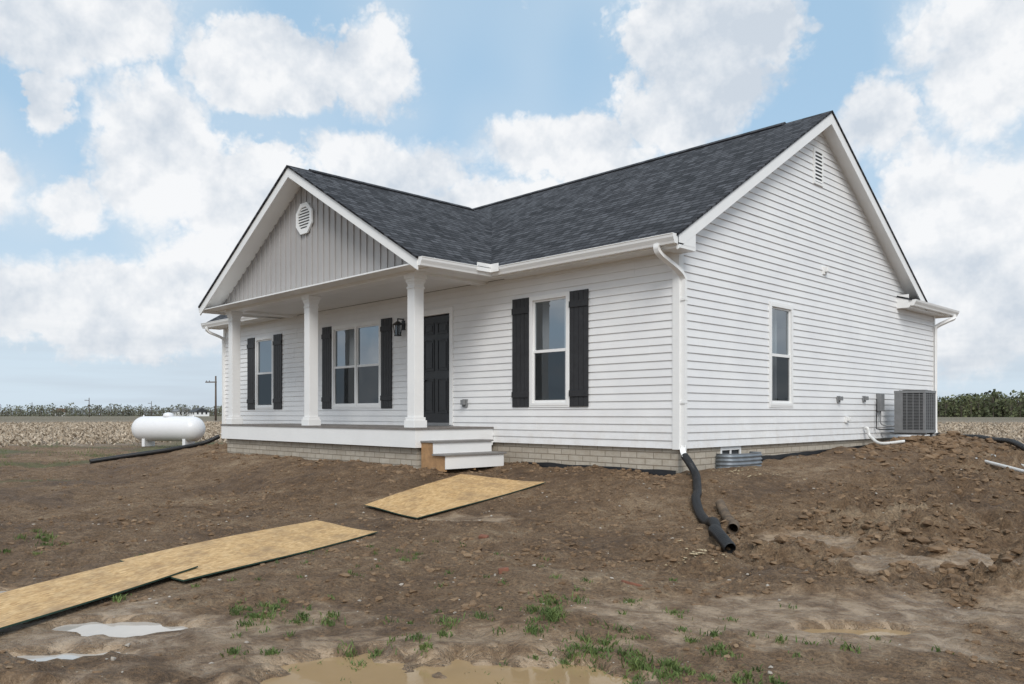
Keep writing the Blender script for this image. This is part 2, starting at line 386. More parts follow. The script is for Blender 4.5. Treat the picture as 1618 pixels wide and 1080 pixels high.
while len(pts)<20000:
    k=random.random()
    if k<.40: x=random.uniform(1.2,8); y=random.uniform(-5,6)
    elif k<.84: x=random.uniform(-6,6.3); y=random.uniform(-9,0)
    else: x=random.uniform(-16,2); y=random.uniform(-6,0)
    r=rdist(x,y)
    if r<=.02 or math.hypot(x-6.4,y+9.56)<2.2: continue
    if insheet(x,y,.02)<.9: continue
    if mn.noise(Vector((x*.9,y*.9,2)))+.5*mn.noise(Vector((x*3,y*3,2)))<-.05 and random.random()<.85: continue
    g,mu=G(x,y)
    if mu>.45: continue
    s=.005+.03*random.random()**4+ (.045*random.random()**4)*rough(x,y)
    if r<.7: s+=.04*random.random()**3
    if math.hypot(x-6.4,y+9.56)<5: s=min(s,.018)
    pts.append((x,y,g+s*.05,s))
for _ in range(700):
    x=random.gauss(1.3,.6); y=random.gauss(7.0,1.5)
    if x<.1: continue
    g,_m=G(x,y); s=.02+.09*random.random()**3; pts.append((x,y,g+s*.1,s))
lumps("dirt_clods",pts,M['clod'])
st=[]
for _ in range(900):
    x=random.uniform(-5,6); y=random.uniform(-8.5,4)
    if rdist(x,y)<.05 or insheet(x,y,.02)<.9 or math.hypot(x-6.4,y+9.56)<2.5: continue
    g,mu=G(x,y); s=.004+.014*random.random()**3; st.append((x,y,g+s*.3,s))
M['stone']=simple("pale_stone",(.46,.41,.35),.8,.35,15)
lumps("gravel_stones",st,M['stone'])
st=[]
for cx,cy,rd,n in ((.55,1.0,.25,40),(.75,1.4,.2,25),(2.75,-3.75,.14,45),(.4,.7,.2,25),(-4.9,-4.4,.25,18)):
    for _ in range(n):
        x=random.gauss(cx,rd); y=random.gauss(cy,rd*.8)
        if rdist(x,y)<.03: continue
        st.append((x,y,G(x,y)[0]+.008,.006+.022*random.random()**2))
lumps("straw_scraps",st,M['straw'],.3)
def frag(x,y,a,l,w,h,mt,name):
    g,_=G(x,y); o=box(name,-l/2,l/2,-w/2,w/2,-.02,h,mt,bev=.008); o.location=(x,y,g); o.rotation_euler=(random.uniform(-.3,.3),random.uniform(-.3,.3),a)
frag(.62,-4.28,.4,.09,.06,.035,M['brickred'],"brick_fragment")
frag(2.02,-5.35,.9,.08,.06,.03,M['brickred'],"brick_fragment")
frag(2.93,-4.95,1.2,.17,.04,.012,M['brickred'],"brick_fragment")
# grass
def blades(name,clusters,mt):
    VV=[];FF=[];n=0
    for cx,cy,rad,cnt,hh in clusters:
        for _ in range(cnt):
            a=random.random()*6.28; q=abs(random.gauss(0,.5))*rad; x=cx+math.cos(a)*q*1.3; y=cy+math.sin(a)*q
            if insheet(x,y,.02)<.9: continue
            g=G(x,y)[0] ; h=hh*random.uniform(.3,1.1); w=.003+.002*random.random(); b_=random.random()*6.28; ln=h*random.uniform(.3,1.4); c=random.random()*6.28
            dx,dy=math.cos(b_)*w,math.sin(b_)*w; lx,ly=math.cos(c)*ln,math.sin(c)*ln
            VV+=[(x-dx,y-dy,g-.005),(x+dx,y+dy,g-.005),(x+dx*.8+lx*.4,y+dy*.8+ly*.4,g+h*.65),(x-dx*.8+lx*.4,y-dy*.8+ly*.4,g+h*.65),
                 (x+lx,y+ly,g+h),(x+lx+.0005,y+ly,g+h)]
            FF+=[(n,n+1,n+2,n+3),(n+3,n+2,n+5,n+4)]; n+=6
    return bigmesh(name,np.array(VV),np.array(FF),mt)
cl=[]
for cx,cy,rd,cnt,hh in [(1.87,-7.18,.32,300,.04),(1.55,-6.9,.2,90,.035),(2.79,-6.58,.2,90,.04),(3.22,-6.12,.28,230,.045),(3.70,-6.34,.22,220,.04),(4.01,-6.32,.22,300,.04),(3.86,-5.83,.22,90,.04),(2.91,-7.15,.14,80,.04),(2.98,-6.91,.12,60,.035),(4.19,-5.84,.15,80,.035),(2.47,-7.6,.12,60,.035),(3.42,-5.25,.25,60,.035),(2.93,-5.75,.3,110,.04),(-2.41,-7.36,.5,160,.04),(-1.6,-7.7,.4,100,.04),(4.4,-6.1,.2,120,.04),(4.6,-5.3,.3,50,.04),(.7,-7.7,.3,60,.04),(1.0,-5.6,.6,50,.035)]:
    k=max(2,int(cnt/22))
    for _ in range(k):
        a=random.random()*6.28; q=rd*1.2*random.random(); cl.append((cx+math.cos(a)*q*1.3,cy+math.sin(a)*q,random.uniform(.04,.11),int(cnt/k*1.9),hh*random.uniform(.7,1.2)))
for _ in range(90): cl.append((random.uniform(-1,5),random.uniform(-7.6,-4.5),.05,14,.03))
blades("grass",cl,M['grass'])
blades("weeds",[(random.uniform(-30,-15),random.uniform(-9,6),.9,40,.12) for _ in range(70)],M['grass'])
# stubble
VV=[];FF=[];n=0
def stub(azr,cnt,dmin,dmax):
    global n
    for _ in range(cnt):
        az=R(random.uniform(*azr)); d=dmin*(dmax/dmin)**random.random()
        xc=d*math.sin(az); dd=d*math.cos(az); x=6.415+.699*xc-.715*dd; y=-9.558+.715*xc+.699*dd
        y=round(y/.76)*.76+random.gauss(0,.07)
        r=rdist(x,y)
        if r<13.2+1.5*random.random(): continue
        g=Gs(x,y); h=random.uniform(.03,.17); w=.012+.0006*d; b_=random.random()*6.28; dx,dy=math.cos(b_)*w,math.sin(b_)*w; lx,ly=random.gauss(0,.09),random.gauss(0,.09)
        VV.extend([(x-dx,y-dy,g-.01),(x+dx,y+dy,g-.01),(x+dx+lx,y+dy+ly,g+h),(x-dx+lx,y-dy+ly,g+h)]); FF.append((n,n+1,n+2,n+3)); n+=4
stub((-37,-18),22000,28,120); stub((24,37),12000,24,120)
bigmesh("field_stubble",np.array(VV),np.array(FF),M['stub'])
# distant trees
def treeline(name,azr,dist,hh,cnt,mt,seed,lv=60,low=.45):
    random.seed(seed); VV=[];FF=[];n=0;g=Geo()
    for t in range(cnt):
        az=R(azr[0]+(azr[1]-azr[0])*(t+random.random())/cnt); d=dist*random.uniform(.92,1.1)
        xc=d*math.sin(az); dd=d*math.cos(az); x=6.415+.699*xc-.715*dd; y=-9.558+.715*xc+.699*dd
        H=hh*random.uniform(low,1.15)*(1+.4*mn.noise(Vector((t*.09,seed,0)))); cw=H*random.uniform(.3,.5)
        g.box(x-.12,x+.12,y-.12,y+.12,.3,.4+H*.7)
        for q in range(5):
            a=random.random()*6.28; bx,by=x+math.cos(a)*cw*.4,y+math.sin(a)*cw*.4
            k=len(g.v); g.v+=[(x-.08,y,H*.35),(x+.08,y,H*.35),(bx+.04,by,H*.85),(bx-.04,by,H*.85)]; g.f.append((k,k+1,k+2,k+3))
        for _ in range(lv):
            a=random.random()*6.28; zz=random.random()**1.2; rr=cw*math.sqrt(random.random())*(math.sin(math.pi*(.22+.74*zz))**.6)
            px,py,pz=x+math.cos(a)*rr,y+math.sin(a)*rr,.3+H*(.04+.96*zz)
            s=random.uniform(.18,.5)*H/8; v1=Vector((random.gauss(0,1),random.gauss(0,1),random.gauss(0,1))).normalized()*s; v2=Vector((random.gauss(0,1),random.gauss(0,1),random.gauss(0,1))).normalized()*s
            c=Vector((px,py,pz)); VV.extend([tuple(c-v1-v2),tuple(c+v1-v2),tuple(c+v1+v2),tuple(c-v1+v2)]); FF.append((n,n+1,n+2,n+3)); n+=4
    e=empty(name); o=bigmesh("crowns",np.array(VV),np.array(FF),mt,parent=e); g.make("trunks",M['bark'],e)
treeline("distant_trees",(-40,-14),520,6.2,480,M['tree2'],3)
treeline("distant_trees",(24,42),380,8.6,440,M['tree'],4,80,.6)
treeline("distant_trees",(-75,-40),560,7,150,M['tree2'],5)
treeline("distant_trees",(42,75),380,8.,150,M['tree'],6)
random.seed(11)
def at(az,d):
    az=R(az); xc=d*math.tan(az); return 6.415+.699*xc-.715*d,-9.558+.715*xc+.699*d
def upole(az,d,H):
    x,y=at(az,d); e=empty("utility_pole"); o=sweep("pole",[Vector((x,y,.2)),Vector((x,y,.4+H))],lambda i:.2-.06*i,M['pole'],e,8)
    g=Geo(); g.box(x-.85,x+.85,y-.9,y-.8,.4+H-1.2,.4+H-1.0); g.v=[(vx,(vx-x)*.715+vy,vz) for vx,vy,vz in g.v]; g.make("crossarm",M['pole'],e)
    g=Geo()
    for k in (-.7,-.25,.7): g.box(x+k-.05,x+k+.05,y+k*.715-.9,y+k*.715-.8,.4+H-1.0,.4+H-.8)
    g.make("insulators",M['grey'],e)
upole(-20.35,140,7.9); upole(-27.9,330,8); upole(-31,520,9); upole(-24.3,420,8)
def farm(az,d,w,h,rc):
    x,y=at(az,d); e=empty("farmhouse"); g=Geo(); g.box(x-w/2,x+w/2,y-4,y+4,.3,h); g.make("walls",M['trim'],e)
    g=Geo(); g.prism([(y-4.5,h),(y+4.5,h),(y,h+2.2)],'x',x-w/2-.4,x+w/2+.4); g.make("roof",rc,e)
    g=Geo()
    for k in (-.3,0,.3): g.box(x+k*w-.5,x+k*w+.5,y-4.05,y-4.0,1.5,2.8); g.box(x+w/2,x+w/2+.05,y+k*8-.5,y+k*8+.5,1.5,2.8)
    g.make("windows",M['dgrey'],e)
farm(-22.5,460,10,3.2,M['grey']); farm(-29.5,480,8,3.0,M['brickred']); farm(-21.4,440,8,2.8,M['dgrey'])

# ------------------------------------------------------------------ house
H=empty("white_house")
ZB,ZT=1.11,3.93; UL=14.5; YR=10.4
RV=4.35; SL=.61; ZE=4.07; OV=.27
E=.1145
def siding(name,P,t0,t1,z0,z1,opens,lim=None):
    g=Geo(); z=z0; ci=0; rs=random.Random(5)
    seamrow=None
    def off(zz,za): return .020-(.016)*(zz-za)/E
    while z<z1-1e-6:
        za,zb=z,min(z+E,z1)
        if ci%2==0 or seamrow is None:
            s0=rs.uniform(.4,3.6); seamrow=[s0+3.66*k for k in range(5)]
        ci+=1
        cuts=sorted({za,zb}|{c for o in opens for c in (o[2],o[3]) if za<c<zb})
        for a,b_ in zip(cuts[:-1],cuts[1:]):
            la=lim(a) if lim else (t0,t1); lb=lim(b_) if lim else (t0,t1)
            if la[1]-la[0]<.02: continue
            act=sorted([(o[0],o[1]) for o in opens if o[2]<=a+1e-6 and o[3]>=b_-1e-6])
            segs=[]; ca,cb=la[0],lb[0]
            for o in act: segs.append((ca,o[0],cb,o[0])); ca=cb=o[1]
            segs.append((ca,la[1],cb,lb[1]))
            for s in segs:
                # lapped panel ends: each panel sits a hair proud of the next
                cutsx=[q for q in seamrow if max(s[0],s[2])+.15<q<min(s[1],s[3])-.15]
                bl=[s[0]]+cutsx+[s[1]]; tl=[s[2]]+cutsx+[s[3]]
                for m_ in range(len(bl)-1):
                    ex=.0022*(sum(1 for q in seamrow if q<(bl[m_]+bl[m_+1])/2)%2)
                    oa,ob=off(a,za)+ex,off(b_,za)+ex
                    g.quad(P(bl[m_],oa,a),P(bl[m_+1],oa,a),P(tl[m_+1],ob,b_),P(tl[m_],ob,b_))
                    if a==za: g.quad(P(bl[m_],-.0,a),P(bl[m_+1],-.0,a),P(bl[m_+1],oa,a),P(bl[m_],oa,a))
                    if m_: 
                        q=bl[m_]; g.quad(P(q,off(a,za),a),P(q,off(a,za)+.0022,a),P(q,off(b_,za)+.0022,b_),P(q,off(b_,za),b_))
        z=zb
    return g.make(name,M['siding'],H)
fw=[(2.055,2.895,1.745,3.53),(7.21,9.03,1.745,3.51),(11.76,12.66,1.745,3.51)]
door=(4.98,5.92,1.40,3.50)
rwin=[(2.60,3.37,1.74,3.42)]
siding("front_siding",F.P,0,UL,ZB,ZT,fw+[door])
siding("gable_siding",Rw.P,0,8.7,ZB,6.95,rwin,lambda z:(0,8.7) if z<=4.0 else ((z+.0-ZE)/SL-.4+.02,2*RV+.4-(z-ZE)/SL-.02) )
siding("side_siding_rear",Rw.P,8.7,YR,ZB,3.95,[])
Lp=lambda t,n,z:(-UL-n,t,z); siding("left_siding",Lp,0,8.7,ZB,6.95,[],lambda z:(0,8.7) if z<=4.0 else ((z-ZE)/SL-.4,2*RV+.4-(z-ZE)/SL))
Bp=lambda t,n,z:(-t,YR+n,z); siding("rear_siding",Bp,0,UL,ZB,3.95,[])
g=Geo()
F.box(g,-.026,.085,.0,.029,ZB-.01,ZT); Rw.box(g,-.0,.085,.0,.027,ZB-.01,ZT)
F.box(g,UL-.085,UL+.02,0,.029,ZB-.01,ZT)
Rw.box(g,YR-.085,YR+.02,0,.027,ZB-.01,3.93)
g.make("corner_posts",M['trim'],H)
g=Geo(); g.box(-UL+.03,-.03,.03,.25,.1,ZB+.004); g.box(-.25,-.03,.25,1.15,.1,ZB+.004); g.box(-.25,-.03,1.15,1.75,.1,.86); g.box(-.25,-.03,1.75,YR-.03,.1,ZB+.004); g.box(-UL+.03,-UL+.25,.25,YR-.25,.1,ZB+.004); g.box(-UL+.03,-.03,YR-.25,YR-.03,.1,ZB+.004)
g.box(-10.82,-3.90,-1.62,.0,.1,1.06)
g.make("foundation",M['block'],H)
def strip(name,P,t0,t1,zf):
    vs=[];fs=[];n=int((t1-t0)/.08)
    for i in range(n+1):
        t=t0+(t1-t0)*i/n; w_=.006*math.sin(t*9)+.012*mn.noise(Vector((t*3,0,0))); zt=zf(t)+.02*mn.noise(Vector((t*2.2,4,0)))
        for nn_,z in ((-.028,zt),(-.012+w_,zt),(-.0+w_,zt-.25)): vs.append(P(t,nn_,z))
    for i in range(n):
        for k in range(2): fs.append((i*3+k,i*3+k+1,(i+1)*3+k+1,(i+1)*3+k))
    mesh(name,vs,fs,M['tar'],H,uv=False,smooth=False)
strip("membrane_right",Rw.P,2.15,6.6,lambda t:.875+.017*t); strip("membrane_front",F.P,.05,3.15,lambda t:.80)
g=Geo(); g.box(-.035,-.02,1.15,1.75,1.05,ZB+.0); g.box(-.04,-.02,1.15,1.19,.86,1.05); g.box(-.04,-.02,1.71,1.75,.86,1.05); g.box(-.04,-.02,1.43,1.46,.86,1.05); g.make("basement_window_frame",M['trim'],H)
box("basement_window_glass",-.06,-.05,1.15,1.75,.86,1.08,M['dgrey'],H)
g=Geo(); g.box(-UL+.2,-.2,3.2,3.25,1.3,3.9); g.box(-4.4,-4.35,.1,3.2,1.3,3.9); g.box(-6.2,-6.15,.1,3.2,1.3,3.9); g.box(-10.5,-10.45,.1,3.2,1.3,3.9); g.make("interior_walls",M['interior'],H)
box("interior_floor",-UL+.1,-.1,.12,YR-.1,1.30,1.38,M['floorin'],H); box("interior_ceiling",-UL+.1,-.1,.12,YR-.1,3.86,3.9,M['interior'],H)
def window(W,t0,t1,z0,z1,name,units=1):
    g=Geo(); gl=Geo(); gs=Geo(); fwid=.045
    W.box(g,t0-.0,t1+.0,-.03,.034,z0,z0+fwid); W.box(g,t0,t1,-.03,.034,z1-fwid,z1)
    W.box(g,t0,t0+fwid,-.03,.034,z0+fwid,z1-fwid); W.box(g,t1-fwid,t1,-.03,.034,z0+fwid,z1-fwid)
    W.box(g,t0-.03,t1+.03,-.0,.028,z1,z1+.03);W.box(g,t0-.03,t1+.03,0,.028,z0-.03,z0)
    W.box(g,t0-.03,t0,-.0,.028,z0,z1);W.box(g,t1,t1+.03,0,.028,z0,z1)
    w=(t1-t0)/units; zm=(z0+z1)/2
    for i in range(units):
        a=t0+i*w+(fwid if i==0 else .03); b_=t0+(i+1)*w-(fwid if i==units-1 else .03)
        if i: W.box(g,a-.06,a,-.03,.032,z0+fwid,z1-fwid)
        W.box(g,a,b_,-.028,.014,zm-.025,zm+.022)
        s=.028
        for (x0,x1,y0,y1,n0,n1) in ((a,a+s,z0+fwid,zm-.025,-.02,.012),(b_-s,b_,z0+fwid,zm-.025,-.02,.012),(a+s,b_-s,z0+fwid,z0+fwid+.04,-.02,.012),
                                   (a,a+s,zm+.022,z1-fwid,-.03,0),(b_-s,b_,zm+.022,z1-fwid,-.03,0),(a+s,b_-s,z1-fwid-.03,z1-fwid,-.03,0)):
            W.box(g,x0,x1,n0,n1,y0,y1)
        W_=W.P
        gl.quad(W_(a+s,-.018,zm+.02),W_(b_-s,-.018,zm+.02),W_(b_-s,-.018,z1-fwid-.02),W_(a+s,-.018,z1-fwid-.02))
        gs.quad(W_(a+s,-.004,z0+fwid+.03),W_(b_-s,-.004,z0+fwid+.03),W_(b_-s,-.004,zm-.02),W_(a+s,-.004,zm-.02))
    vs=[];fs=[];n=24
    c0,c1=(t0+.06,t0+.06+.16*(t1-t0)/units)
    for i in range(n+1):
        t=c0+(c1-c0)*i/n
        for z in (z0+.05,z1-.05): vs.append(W.P(t,-.11+.02*math.sin(i*1.5),z))
    for i in range(n): fs.append((2*i,2*i+1,2*i+3,2*i+2))
    mesh(name+"_curtain",vs,fs,M['soffit'],H,uv=False,smooth=True)
    g.make(name+"_frame",M['trim'],H); gl.make(name+"_upper_glass",M['glass'],H); gs.make(name+"_lower_glass",M['glass2'],H)
window(F,*fw[0],"right_window"); window(F,*fw[1],"porch_window",2); window(F,*fw[2],"left_window"); window(Rw,*rwin[0],"gable_window")
def shutter(t0,t1,z0,z1):
    g=Geo(); n=4; w=(t1-t0)/n
    for i in range(n): F.box(g,t0+i*w+.003,t0+(i+1)*w-.003,.020,.040,z0,z1)
    for zz in (z0+.16,z1-.26): F.box(g,t0+.002,t1-.002,.040,.058,zz,zz+.1)
    g.make("shutter",M['shut'],H,bev=.002)
for a,b_ in ((1.635,2.02),(2.93,3.32),(6.80,7.17),(9.07,9.45),(11.30,11.71),(12.70,13.09)): shutter(a,b_,1.72,3.55)
g=Geo(); F.box(g,5.0,5.90,-.06,-.02,1.44,3.46)
g.make("door_slab",M['black'],H)
g=Geo()
for c0,c1 in ((5.09,5.40),(5.50,5.81)):
    for z0,z1 in ((1.62,2.28),(2.42,3.02),(3.12,3.34)):
        for q in ((c0,c1,z0,z0+.025),(c0,c1,z1-.025,z1),(c0,c0+.025,z0+.025,z1-.025),(c1-.025,c1,z0+.025,z1-.025)): F.box(g,q[0],q[1],-.02,-.008,q[2],q[3])
        F.box(g,c0+.055,c1-.055,-.02,-.010,z0+.055,z1-.055)
g.make("door_panels",M['black'],H,bev=.004)
g=Geo(); F.box(g,4.90,4.99,-.05,.036,1.40,3.58); F.box(g,5.91,6.0,-.05,.036,1.40,3.58); F.box(g,4.99,5.91,-.05,.036,3.48,3.58); g.make("door_trim",M['trim'],H)
g=Geo(); F.box(g,4.99,5.91,-.06,.05,1.385,1.44); g.make("door_threshold",M['grey'],H)
g=Geo(); F.box(g,5.80,5.86,-.02,.006,2.40,2.53); F.box(g,5.805,5.855,-.02,.0,2.2,2.3); F.box(g,5.77,5.85,.0,.04,2.24,2.26); F.box(g,5.805,5.855,-.02,.04,2.235,2.265); g.make("door_lock",M['steel'],H,bev=.004)
g=Geo(); x=-6.42; y=-.16
g.box(x-.05,x+.05,-.035,-.01,3.27,3.45); g.box(x-.01,x+.01,y,-.03,3.47,3.49); g.box(x-.01,x+.01,y-.01,y+.01,3.42,3.49); g.box(x-.01,x+.01,-.04,-.02,3.4,3.49)
for a in (-1,1):
    for b_ in (-1,1):
        k=len(g.v); s1,s0=.07,.045
        for (s,z) in ((s0,3.16),(s1,3.36)):
            for dx,dy in ((0,0),(.012,0),(.012,.012),(0,.012)): g.v.append((x+a*s-a*dx,y+b_*s-b_*dy,z))
        for i in range(4): g.f.append((k+i,k+(i+1)%4,k+4+(i+1)%4,k+4+i))
g.box(x-.05,x+.05,y-.05,y+.05,3.14,3.165)
k=len(g.v); g.v+=[(x-.085,y-.085,3.36),(x+.085,y-.085,3.36),(x+.085,y+.085,3.36),(x-.085,y+.085,3.36),(x-.02,y-.02,3.43),(x+.02,y-.02,3.43),(x+.02,y+.02,3.43),(x-.02,y+.02,3.43)]
g.f+=[(k,k+3,k+2,k+1),(k,k+1,k+5,k+4),(k+1,k+2,k+6,k+5),(k+2,k+3,k+7,k+6),(k+3,k,k+4,k+7),(k+4,k+5,k+6,k+7)]
g.make("porch_lantern",M['black'],H)
box("porch_lantern_glass",x-.04,x+.04,y-.04,y+.04,3.17,3.355,M['glass2'],H)
def cap(W,t,z,s,mt,name):
    g=Geo(); W.box(g,t-s,t+s,.004,.05,z-s*1.2,z+s*1.2); W.box(g,t-s*.7,t+s*.7,.05,.11,z-s*.5,z+s*1.0); g.make(name,mt,H,bev=.006)
cap(F,4.55,1.80,.06,M['grey'],"wall_outlet"); cap(Rw,5.18,1.88,.05,M['grey'],"wall_vent"); cap(Rw,6.35,1.9,.05,M['grey'],"wall_vent"); cap(Rw,5.55,1.50,.05,M['trim'],"wall_outlet"); cap(Rw,4.6,4.2,.06,M['trim'],"wall_box")
g=Geo(); Rw.box(g,6.98,7.16,.02,.12,1.66,2.02); g.make("disconnect_box",M['grey'],H,bev=.01)
sweep("conduit",catmull([(.07,7.07,1.66),(.07,7.07,1.45),(.12,7.1,1.38),(.3,7.2,1.36)],6),.014,M['grey'],H,8)
sweep("conduit",catmull([(.06,6.9,1.9),(.06,6.9,1.4),(.1,6.9,1.3),(.35,7.3,1.3)],6),.012,M['pipe'],H,8)
g=Geo(); t0,t1,z0,z1=4.17,4.53,5.70,6.32
Rw.box(g,t0,t0+.04,.0,.04,z0,z1);Rw.box(g,t1-.04,t1,0,.04,z0,z1);Rw.box(g,t0+.04,t1-.04,0,.04,z0,z0+.04);Rw.box(g,t0+.04,t1-.04,0,.04,z1-.04,z1)
for k in range(8):
    z=z0+.05+k*.066; g.quad((.040,t0+.04,z),(.040,t1-.04,z),(.027,t1-.04,z+.040),(.027,t0+.04,z+.040))
g.make("gable_louvre",M['trim'],H); box("gable_louvre_back",.0235,.0255,t0+.03,t1-.03,z0+.03,z1-.03,M['dgrey'],H)
def roofquad(name,vs,uvs,parent=H,th=.035):
    me=bpy.data.meshes.new(name); n=len(vs)
    V2=[tuple(v) for v in vs]+[(v[0],v[1],v[2]-th) for v in vs]
    fs=[tuple(range(n)),tuple(range(2*n-1,n-1,-1))]+[(i,n+i,n+(i+1)%n,(i+1)%n) for i in range(n)]
    me.from_pydata(V2,[],fs); me.update(); l=me.uv_layers.new(name="UVMap")
    for p in me.polygons:
        for li in p.loop_indices: l.data[li].uv=uvs[me.loops[li].vertex_index%n]
    me.materials.append(M['shingle']); return link(bpy.data.objects.new(name,me),parent)
XL,XR=-UL-.29,.29
sl=math.hypot(1,SL)
ze=lambda v:ZE+SL*(v+.4)
v0=-.45
roofquad("roof_front_slope",[(XL,v0,ze(v0)),(XR,v0,ze(v0)),(XR,RV,ze(RV)),(XL,RV,ze(RV))],[(XL,0),(XR,0),(XR,(RV-v0)*sl),(XL,(RV-v0)*sl)])
roofquad("roof_rear_slope",[(XR,2*RV-v0,ze(v0)),(XL,2*RV-v0,ze(v0)),(XL,RV+.001,ze(RV)),(XR,RV+.001,ze(RV))],[(XR,0),(XL,0),(XL,(RV-v0)*sl),(XR,(RV-v0)*sl)])
zr=ze(RV)
roofquad("ridge_vent_a",[(-UL+.6,RV-.15,zr-.15*SL+.03),(-.6,RV-.15,zr-.15*SL+.03),(-.6,RV,zr+.03),(-UL+.6,RV,zr+.03)],[(0,0),(13,0),(13,.12),(0,.12)],th=.028)
roofquad("ridge_vent_b",[(-.6,RV+.15,zr-.15*SL+.03),(-UL+.6,RV+.15,zr-.15*SL+.03),(-UL+.6,RV,zr+.03),(-.6,RV,zr+.03)],[(0,0),(13,0),(13,.12),(0,.12)],th=.028)
def chevron(axis,c,zpk,zev,half,th,a,b_,name):
    g=Geo(); e0=.036
    poly=[(c-half,zev-e0),(c,zpk-e0),(c+half,zev-e0),(c+half,zev-e0-th),(c,zpk-e0-th),(c-half,zev-e0-th)]
    g.prism([poly[0],poly[1],poly[4],poly[5]],axis,a,b_); g.prism([poly[1],poly[2],poly[3],poly[4]],axis,a,b_)
    return g.make(name,M['trim'],H)
half=RV+.4
chevron('x',RV,zr,ZE,half,.13,.0,.245,"rake_soffit"); chevron('x',RV,zr,ZE,half+.015,.20,.245,.27,"rake_fascia")
chevron('x',RV,zr,ZE,half,.13,-UL-.245,-UL,"rake_soffit_left"); chevron('x',RV,zr,ZE,half+.015,.20,-UL-.27,-UL-.245,"rake_fascia_left")
g=Geo(); g.prism([(.05-.45,3.86),(.02,3.86),(.02,4.2),(-.4,4.0)],'x',.0,.268); g.make("eave_return",M['trim'],H)
def eave(name,x0,x1):
    g=Geo(); g.box(x0,x1,-.4,.0,3.905,3.925); g.make(name+"_soffit",M['soffit'],H)
    g=Geo(); g.box(x0,x1,-.42,-.4,3.89,4.035); g.make(name+"_fascia",M['trim'],H)
    g=Geo(); pr=[(-.42+a,3.905+b_) for a,b_ in ((0,0),(-.075,0),(-.085,.03),(-.112,.08),(-.118,.115),(-.125,.12),(-.125,.13),(0,.13))]
    g.prism(pr,'x',x0,x1); g.make(name+"_gutter",M['trim'],H)
PE0,PE1=3.42,11.38; PC=(PE0+PE1)/2
eave("right_eave",-PE0,.27); eave("left_eave",-UL-.27,-PE1)
PZ=4.05; PS=.572; PW=2.0
hp=(PE1-PE0)/2; pz=PZ+PS*hp; ps=math.hypot(1,PS); yb=3.9
e=.03
roofquad("porch_roof_east",[(-PE0+e,-PW-.03,PZ-PS*e),(-PE0+e,yb,PZ-PS*e),(-PC,yb,pz),(-PC,-PW-.03,pz)],[(0,0),(yb+PW,0),(yb+PW,hp*ps),(0,hp*ps)])
roofquad("porch_roof_west",[(-PE1-e,yb,PZ-PS*e),(-PE1-e,-PW-.03,PZ-PS*e),(-PC-.001,-PW-.03,pz),(-PC-.001,yb,pz)],[(0,0),(yb+PW,0),(yb+PW,hp*ps),(0,hp*ps)])
roofquad("porch_ridge_vent_a",[(-PC+.14,-PW+.45,pz-.14*PS+.03),(-PC+.14,2.6,pz-.14*PS+.03),(-PC,2.6,pz+.03),(-PC,-PW+.45,pz+.03)],[(0,0),(6,0),(6,.12),(0,.12)],th=.028)
roofquad("porch_ridge_vent_b",[(-PC-.14,2.6,pz-.14*PS+.03),(-PC-.14,-PW+.45,pz-.14*PS+.03),(-PC,-PW+.45,pz+.03),(-PC,2.6,pz+.03)],[(0,0),(6,0),(6,.12),(0,.12)],th=.028)
chevron('y',-PC,pz,PZ,hp,.12,-1.975,-1.60,"porch_rake_soffit"); chevron('y',-PC,pz,PZ,hp+.01,.185,-2.0,-1.975,"porch_rake_fascia")
g=Geo()
yF=-1.60
bt=.205; k0=int((PE1-PE0)/bt)
g2=Geo(); g2.prism([(-PE1+.1,4.0),(-PE0-.1,4.0),(-PC,pz-.08)],'y',yF,yF+.05); g2.make("porch_gable_wall",M['bb'],H)
for k in range(k0+1):
    uu=PE0+.1+k*bt; zt=PZ+PS*(hp-abs(uu-PC))-.12
    if zt>4.1: g.box(-uu-.018,-uu+.018,yF-.022,yF-.001,4.0,zt)
g.make("gable_battens",M['bb'],H,bev=.003)
oc=[];cx=-PC-.02;cz=5.38
def octg(r): return [(cx+r*math.cos(R(22.5+45*i)),cz+r*math.sin(R(22.5+45*i))) for i in range(8)]
g=Geo(); o1,o2=octg(.32),octg(.235)
for i in range(8):
    j=(i+1)%8; g.prism([o1[i],o1[j],o2[j],o2[i]],'y',yF-.06,yF-.023)
for k in range(8):
    z=cz-.215+k*.054; hw=.215-(max(0,abs(z+.02-cz)-.09))*1.0
    g.quad((cx-hw,yF-.055,z),(cx+hw,yF-.055,z),(cx+hw,yF-.03,z+.040),(cx-hw,yF-.03,z+.040))
g.make("octagonal_vent",M['trim'],H)
g=Geo(); g.prism(o2,'y',yF-.0275,yF-.0235); g.make("octagonal_vent_back",M['grey'],H)
g=Geo(); g.box(-10.86,-3.95,-1.63,-1.37,3.885,4.06); g.box(-4.2,-3.97,-1.37,-.0,3.887,3.99); g.box(-10.84,-10.6,-1.37,-.0,3.887,3.99)
g.box(-PE1,-PE0,-1.66,-1.632,3.92,4.06)
g.make("porch_beam",M['trim'],H)
box("porch_ceiling",-PE1+.0,-PE0-.0,-1.985,-.02,3.935,3.955,M['soffit'],H)
g=Geo(); g.box(-PE0-.02,-PE0,-1.975,-.42,3.90,4.02); g.box(-PE1,-PE1+.02,-1.975,-.42,3.90,4.02); g.make("porch_fascia",M['trim'],H)
for s,xx,nm in ((1,-PE0,"east"),(-1,-PE1,"west")):
    g=Geo(); pr=[(xx+s*a,3.905+b_-.01) for a,b_ in ((.001,0),(.075,0),(.085,.03),(.112,.08),(.118,.115),(.125,.12),(.125,.13),(.001,.13))]
    g.prism(pr,'y',-1.99,-.42); g.make("porch_gutter_"+nm,M['trim'],H)
